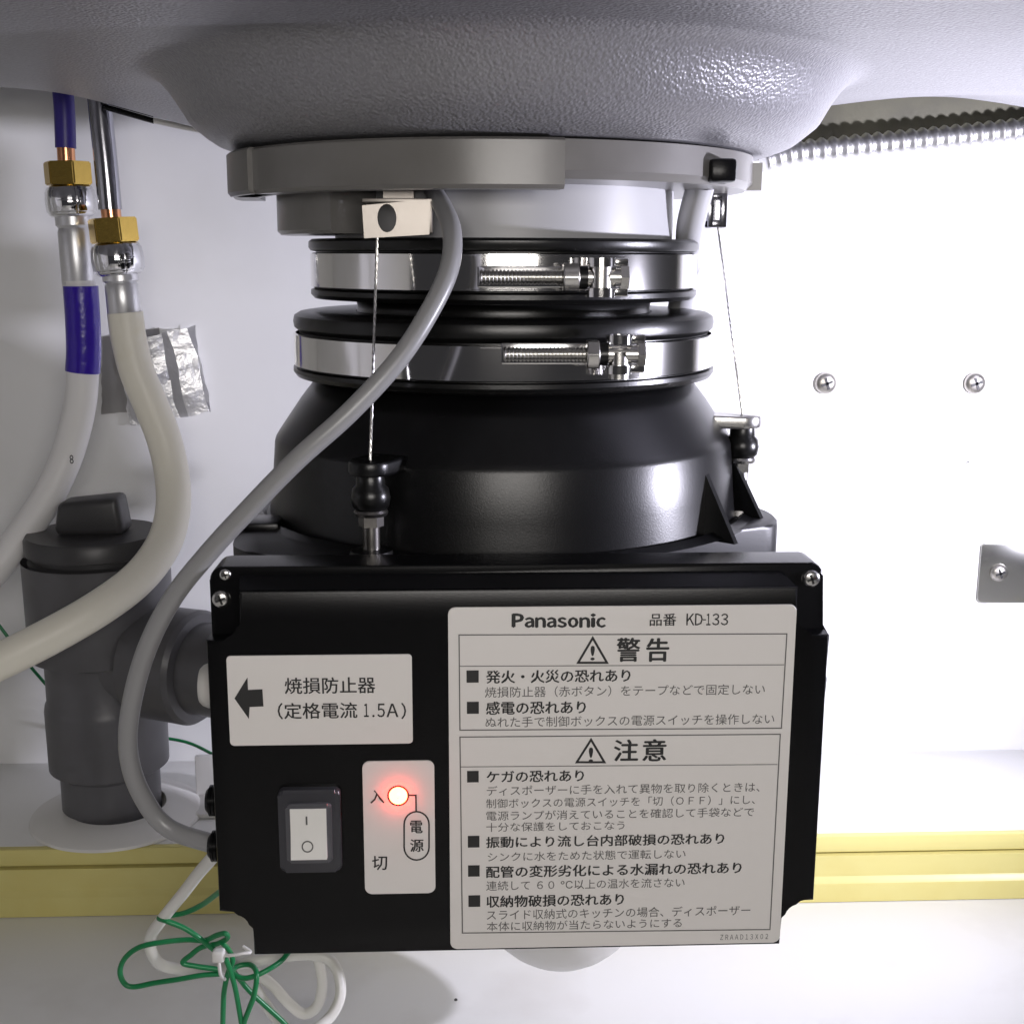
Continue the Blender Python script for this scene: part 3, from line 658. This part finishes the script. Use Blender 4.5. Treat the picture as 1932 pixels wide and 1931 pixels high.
for vv in bm.verts:
    if vv.co.z > a.z - .006: vv.co.x = cxu + (vv.co.x - cxu) * .90; vv.co.z += (vv.co.x - cxu) * .10
finish('cap_handle', bm, 'pvc_dark', dr, 40)
# side branch towards the disposer
bz = D(320, 1232).z; q = Vector((0, 0, 1)).rotation_difference(Vector((1, -.45, 0)).normalized()).to_matrix()
bm = bmesh.new(); lathe(bm, [(.0290, 0), (.0290, .034), (.0345, .036), (.0350, .070), (.0330, .073), (.0280, .074), (.0280, .14)], (cx, YD, bz), 56, mtx=q); finish('side_branch', bm, 'pvc', dr, 30)
es = thing('floor_escutcheon', (cx, YD, zpl), 'round white collar plate where the grey drain pipe enters the platform', 'collar plate')
bm = bmesh.new(); lathe(bm, [(.030, zpl + .0072), (.036, zpl + .0072), (.050, zpl + .0040), (.0532, zpl + .0022), (.0538, zpl + .0006), (.0530, zpl + .0003), (.031, zpl + .0003)], (D(225, 1500).x, YD - .004, 0), 72); finish('plate', bm, 'white_plastic', es, 40)
bm = bmesh.new(); box(bm, (D(262, 1500).x + .012, YD - .034, zpl + .003), (D(262, 1500).x + .022, YD - .026, zpl + .0065), .001); finish('clip', bm, 'white_plastic', es, 30)
# white clip bracket standing on the platform right of the pipe
wb = thing('white_bracket', (D(390, 1500).x, .33, zpl), 'small white bracket on the platform between drain pipe and control box', 'bracket')
bm = bmesh.new(); p0, p1 = P(372, 1405, .345), P(450, 1450, .345)
box(bm, (p0.x, .335, zpl + .0005), (p1.x + .03, .339, p0.z - .004), .0008); finish('upright', bm, 'white_plastic', wb, 30)
bm = bmesh.new(); box(bm, (p0.x - .004, .305, zpl + .0005), (p1.x + .03, .3355, zpl + .0035), .0008); finish('foot', bm, 'white_plastic', wb, 30)

# ------------------------------------------------------------------ water supply hoses
def hose(label, y, top, pipe_m, pipe_r, fit, parts):
    pass
YH = .335
h1 = thing('supply_hose', P(150, 700, YH), 'white supply hose wrapped with purple tape hanging below a purple pipe', 'hose')
def seg(parent, name, pts, r, m, n=20, k=8, straight=False, smooth=50):
    bm = bmesh.new(); q = pts if straight else spline(pts, k); tube(bm, q, r, n); return finish(name, bm, m, parent, smooth)
k = pxm(YH)
seg(h1, 'riser_pipe', [P(111, 100, YH), P(121, 200, YH), P(124, 280, YH)], 17.5 * k, 'purple_cover')
seg(h1, 'pipe_end', [P(124, 278, YH), P(126, 312, YH)], 15 * k, 'copper', straight=True)
def fitting(parent, c0, c1, c2, c3, rb, rn):
    bm = bmesh.new(); tube(bm, [c0, c1], rb, 6); bmesh.ops.bevel(bm, geom=bm.edges[:], offset=.0007, segments=2, affect='EDGES'); finish('brass_nut', bm, 'brass', parent, 30)
    bm = bmesh.new(); d = c2 - c1
    tube(bm, [c1, c1 + d * .12, c1 + d * .45, c1 + d * .85, c2], [rn * .84, rn * .98, rn * 1.03, rn, rn * .72], 6); bmesh.ops.bevel(bm, geom=bm.edges[:], offset=.0010, segments=3, affect='EDGES'); finish('union_nut', bm, 'chrome', parent, 60)
    bm = bmesh.new(); d = c3 - c2; r = rn * .62
    tube(bm, [c2 - d * .05, c2 + d * .1, c2 + d * .14, c2 + d * .2, c2 + d * .94, c3], [r * 1.08, r * 1.08, r * .92, r, r * 1.02, r * .9], 24); finish('ferrule', bm, 'ferrule', parent, 40)
fitting(h1, P(126, 306, YH), P(130, 350, YH), P(137, 412, YH), P(149, 545, YH), 41 * k, 44 * k)
seg(h1, 'tape_wrap', [P(152, 540, YH - .001), P(156, 600, YH - .001), P(158, 660, YH - .001), P(156, 702, YH - .001)], 30 * k, 'purple_tape', 24)
seg(h1, 'hose', [P(148, 530, YH), P(156, 620, YH), P(156, 702, YH), P(150, 770, YH), P(130, 850, YH), P(95, 930, YH - .005), P(45, 1005, YH - .012), P(-10, 1075, YH - .02), P(-80, 1150, YH - .03)], 28 * k, 'hose_clean', 24)
bm = bmesh.new(); pm = P(144, 862, YH)
lettering('hose_mark', '8', (pm.x - 3.5 * k, pm.x + 3.5 * k, pm.z - 8 * k, pm.z + 8 * k), P(150, 860, YH).y - 28.6 * k, 'grey_ink', h1); bm.free()
Y2 = .320; k = pxm(Y2)
h2 = thing('supply_hose', P(235, 700, Y2), 'yellowed white supply hose bending left below a slanted metal pipe', 'hose')
seg(h2, 'riser_pipe', [P(181, 110, Y2), P(189, 205, Y2), P(200, 310, Y2), P(208, 396, Y2)], 20 * k, 'dark_chrome')
seg(h2, 'pipe_end', [P(208, 388, Y2), P(212, 426, Y2)], 17 * k, 'copper', straight=True)
fitting(h2, P(211, 412, Y2), P(217, 458, Y2), P(227, 522, Y2), P(236, 604, Y2), 43 * k, 46 * k)
seg(h2, 'hose', [P(236, 590, Y2), P(243, 640, Y2), P(258, 700, Y2), P(285, 765, Y2), P(310, 830, Y2), P(325, 900, Y2 - .005), P(326, 965, Y2 - .015), P(308, 1028, Y2 - .03), P(262, 1090, Y2 - .05), P(190, 1145, Y2 - .07), P(95, 1200, Y2 - .085), P(-10, 1252, Y2 - .095), P(-120, 1300, Y2 - .10)], 31 * k, 'hose_white', 24)

# ------------------------------------------------------------------ aluminium tape on the wall
rnd = random.Random(4)
def crumple(name, quad, nx, ny, amp, m, label, seed, torn=0.0):
    """creased sheet between four corner pixels on the wall"""
    TL, TR, BR, BL = quad; r = random.Random(seed); yb = YW - .0016
    ridges = [(Vector((r.uniform(-.2, 1.2), r.uniform(-.2, 1.2), 0)), r.uniform(0, math.pi), r.uniform(.4, 1)) for _ in range(9)]
    bm = bmesh.new(); G = []
    for j in range(ny + 1):
        row = []
        for i in range(nx + 1):
            s, t = i / nx, j / ny
            if torn:
                s2 = s + .07 * noise.noise(Vector((i // 5 * 3.7, t * 2.5, 5.5))) * (i not in (0, nx)) + .06 * (t - .5) * (i not in (0, nx)) + (1 - s) * torn * (.5 + .5 * noise.noise(Vector((0, t * 7, seed)))) + .02 * r.uniform(-1, 1) * (1 if i in (0, nx) else .4)
            else: s2 = s + .015 * r.uniform(-1, 1)
            t2 = t + .03 * noise.noise(Vector((s * 5, seed, t)))
            u = (TL[0] * (1 - s2) + TR[0] * s2) * (1 - t2) + (BL[0] * (1 - s2) + BR[0] * s2) * t2
            v = (TL[1] * (1 - s2) + TR[1] * s2) * (1 - t2) + (BL[1] * (1 - s2) + BR[1] * s2) * t2
            h = 0
            for c, a, w in ridges:
                d = (s - c.x) * math.cos(a) + (t - c.y) * math.sin(a); h += w * max(0, 1 - abs(d) * 6)
            h += .7 * noise.noise(Vector((s * 3, t * 3, seed * 3)))
            if torn:                                   # lifted folds, each falling away to the right
                h = h * .30 + 1.7 * (1 - (i % 5) / 5) * (.45 + .55 * s) * (.75 + .5 * noise.noise(Vector((i // 5 * 2.3, t * 3.1, seed))))
            row.append(bm.verts.new(P(u, v, yb - amp * h)))
        G.append(row)
    for j in range(ny):
        for i in range(nx): bm.faces.new((G[j][i], G[j][i + 1], G[j + 1][i + 1], G[j + 1][i]))
    bmesh.ops.solidify(bm, geom=bm.faces[:], thickness=.0003)
    o = finish(name, bm, m, None, 14); return tag(o, label, 'tape')
crumple('foil_tape', [(192, 636), (300, 618), (300, 772), (192, 782)], 10, 12, .0003, 'dull_foil', 'flat dull strip of foil tape on the wall behind the hoses', 3)
crumple('crumpled_foil', [(220, 650), (366, 614), (398, 778), (236, 806)], 15, 9, .0042, 'foil', 'crumpled shiny aluminium tape on the wall behind the yellowed hose', 8, .10)

# ------------------------------------------------------------------ dark panel added for the shaded open duct above the corrugated pipe
mat('gap_shade', (.10, .095, .062), .7, bump=(120, .3, .001), var=(35, (.065, .062, .045), .4, .8))  # darkness of the open gap put into an olive colour
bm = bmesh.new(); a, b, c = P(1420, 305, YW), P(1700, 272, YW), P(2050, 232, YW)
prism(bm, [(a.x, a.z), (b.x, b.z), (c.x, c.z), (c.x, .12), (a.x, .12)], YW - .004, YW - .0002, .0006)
tag(finish('gap_shade_panel', bm, 'gap_shade', None, 30), 'dark olive panel added for the shaded gap between the sink and the corrugated pipe', 'gap_shade')
# ------------------------------------------------------------------ right wall: conduit, screws, plate
fc = [P(1440, 306, .372), P(1500, 291, .374), P(1600, 280, .376), P(1720, 268, .378), P(1850, 255, .380), P(1960, 243, .380), P(2100, 228, .38)]
path = spline(fc, 34); k = pxm(.375); rr = []; acc = 0; pitch = 20.5 * k; prev = path[0]
fine = []
for a, b in zip(path, path[1:]):
    for j in range(3): fine.append(a.lerp(b, j / 3))
for p in fine: acc += (p - prev).length; prev = p; rr.append(20.5 * k + 2.6 * k * math.sin(2 * math.pi * acc / pitch))
bm = bmesh.new(); tube(bm, fine, rr, 20); tag(finish('flexible_pipe', bm, 'bright_zinc', None, 80), 'corrugated stainless flexible pipe running along the wall under the sink', 'pipe')
for u, lab in ((1557, 'pan head screw in the white wall beside the disposer neck'), (1838, 'pan head screw in the white wall above the metal plate')):
    p = P(u, 723, YW); o = pan_screw('wall_screw', (p.x, YW - .001, p.z), 20 * pxm(YW), None, m='aged_zinc'); tag(o, lab, 'screw')
a, b = P(1851, 1022, YW), P(1990, 1135, YW)
wp = thing('wall_plate', (a.x, YW, b.z), 'shiny steel plate screwed to the white wall', 'plate')
bm = bmesh.new(); prism(bm, rounded(a.x, b.x, b.z, a.z, .0035), YW - .0016, YW - .0001, .0004); finish('plate', bm, 'mirror_plate', wp, 30)
p = P(1882, 1079, YW); pan_screw('screw', (p.x, YW - .0022, p.z), 17 * pxm(YW), wp, m='aged_zinc')
p = P(1826, 872, YW); bm = bmesh.new(); tube(bm, [p + Vector((-.002, -.0004, -.0006)), p + Vector((0, -.0005, 0)), p + Vector((.002, -.0004, .0009))], [.0002, .0005, .0002], 6)
tag(finish('wall_nick', bm, 'grey_ink', None, 40), 'tiny dark nick on the bare white wall', 'nick')
p = PZ(860, 1886, ZF); bm = bmesh.new(); lathe(bm, [(.0003, .0009), (.0008, .0006), (.0010, -.0002)], p, 10)
tag(finish('floor_crumb', bm, 'grey_ink', None, 40), 'tiny dark crumb on the white cabinet floor', 'crumb')
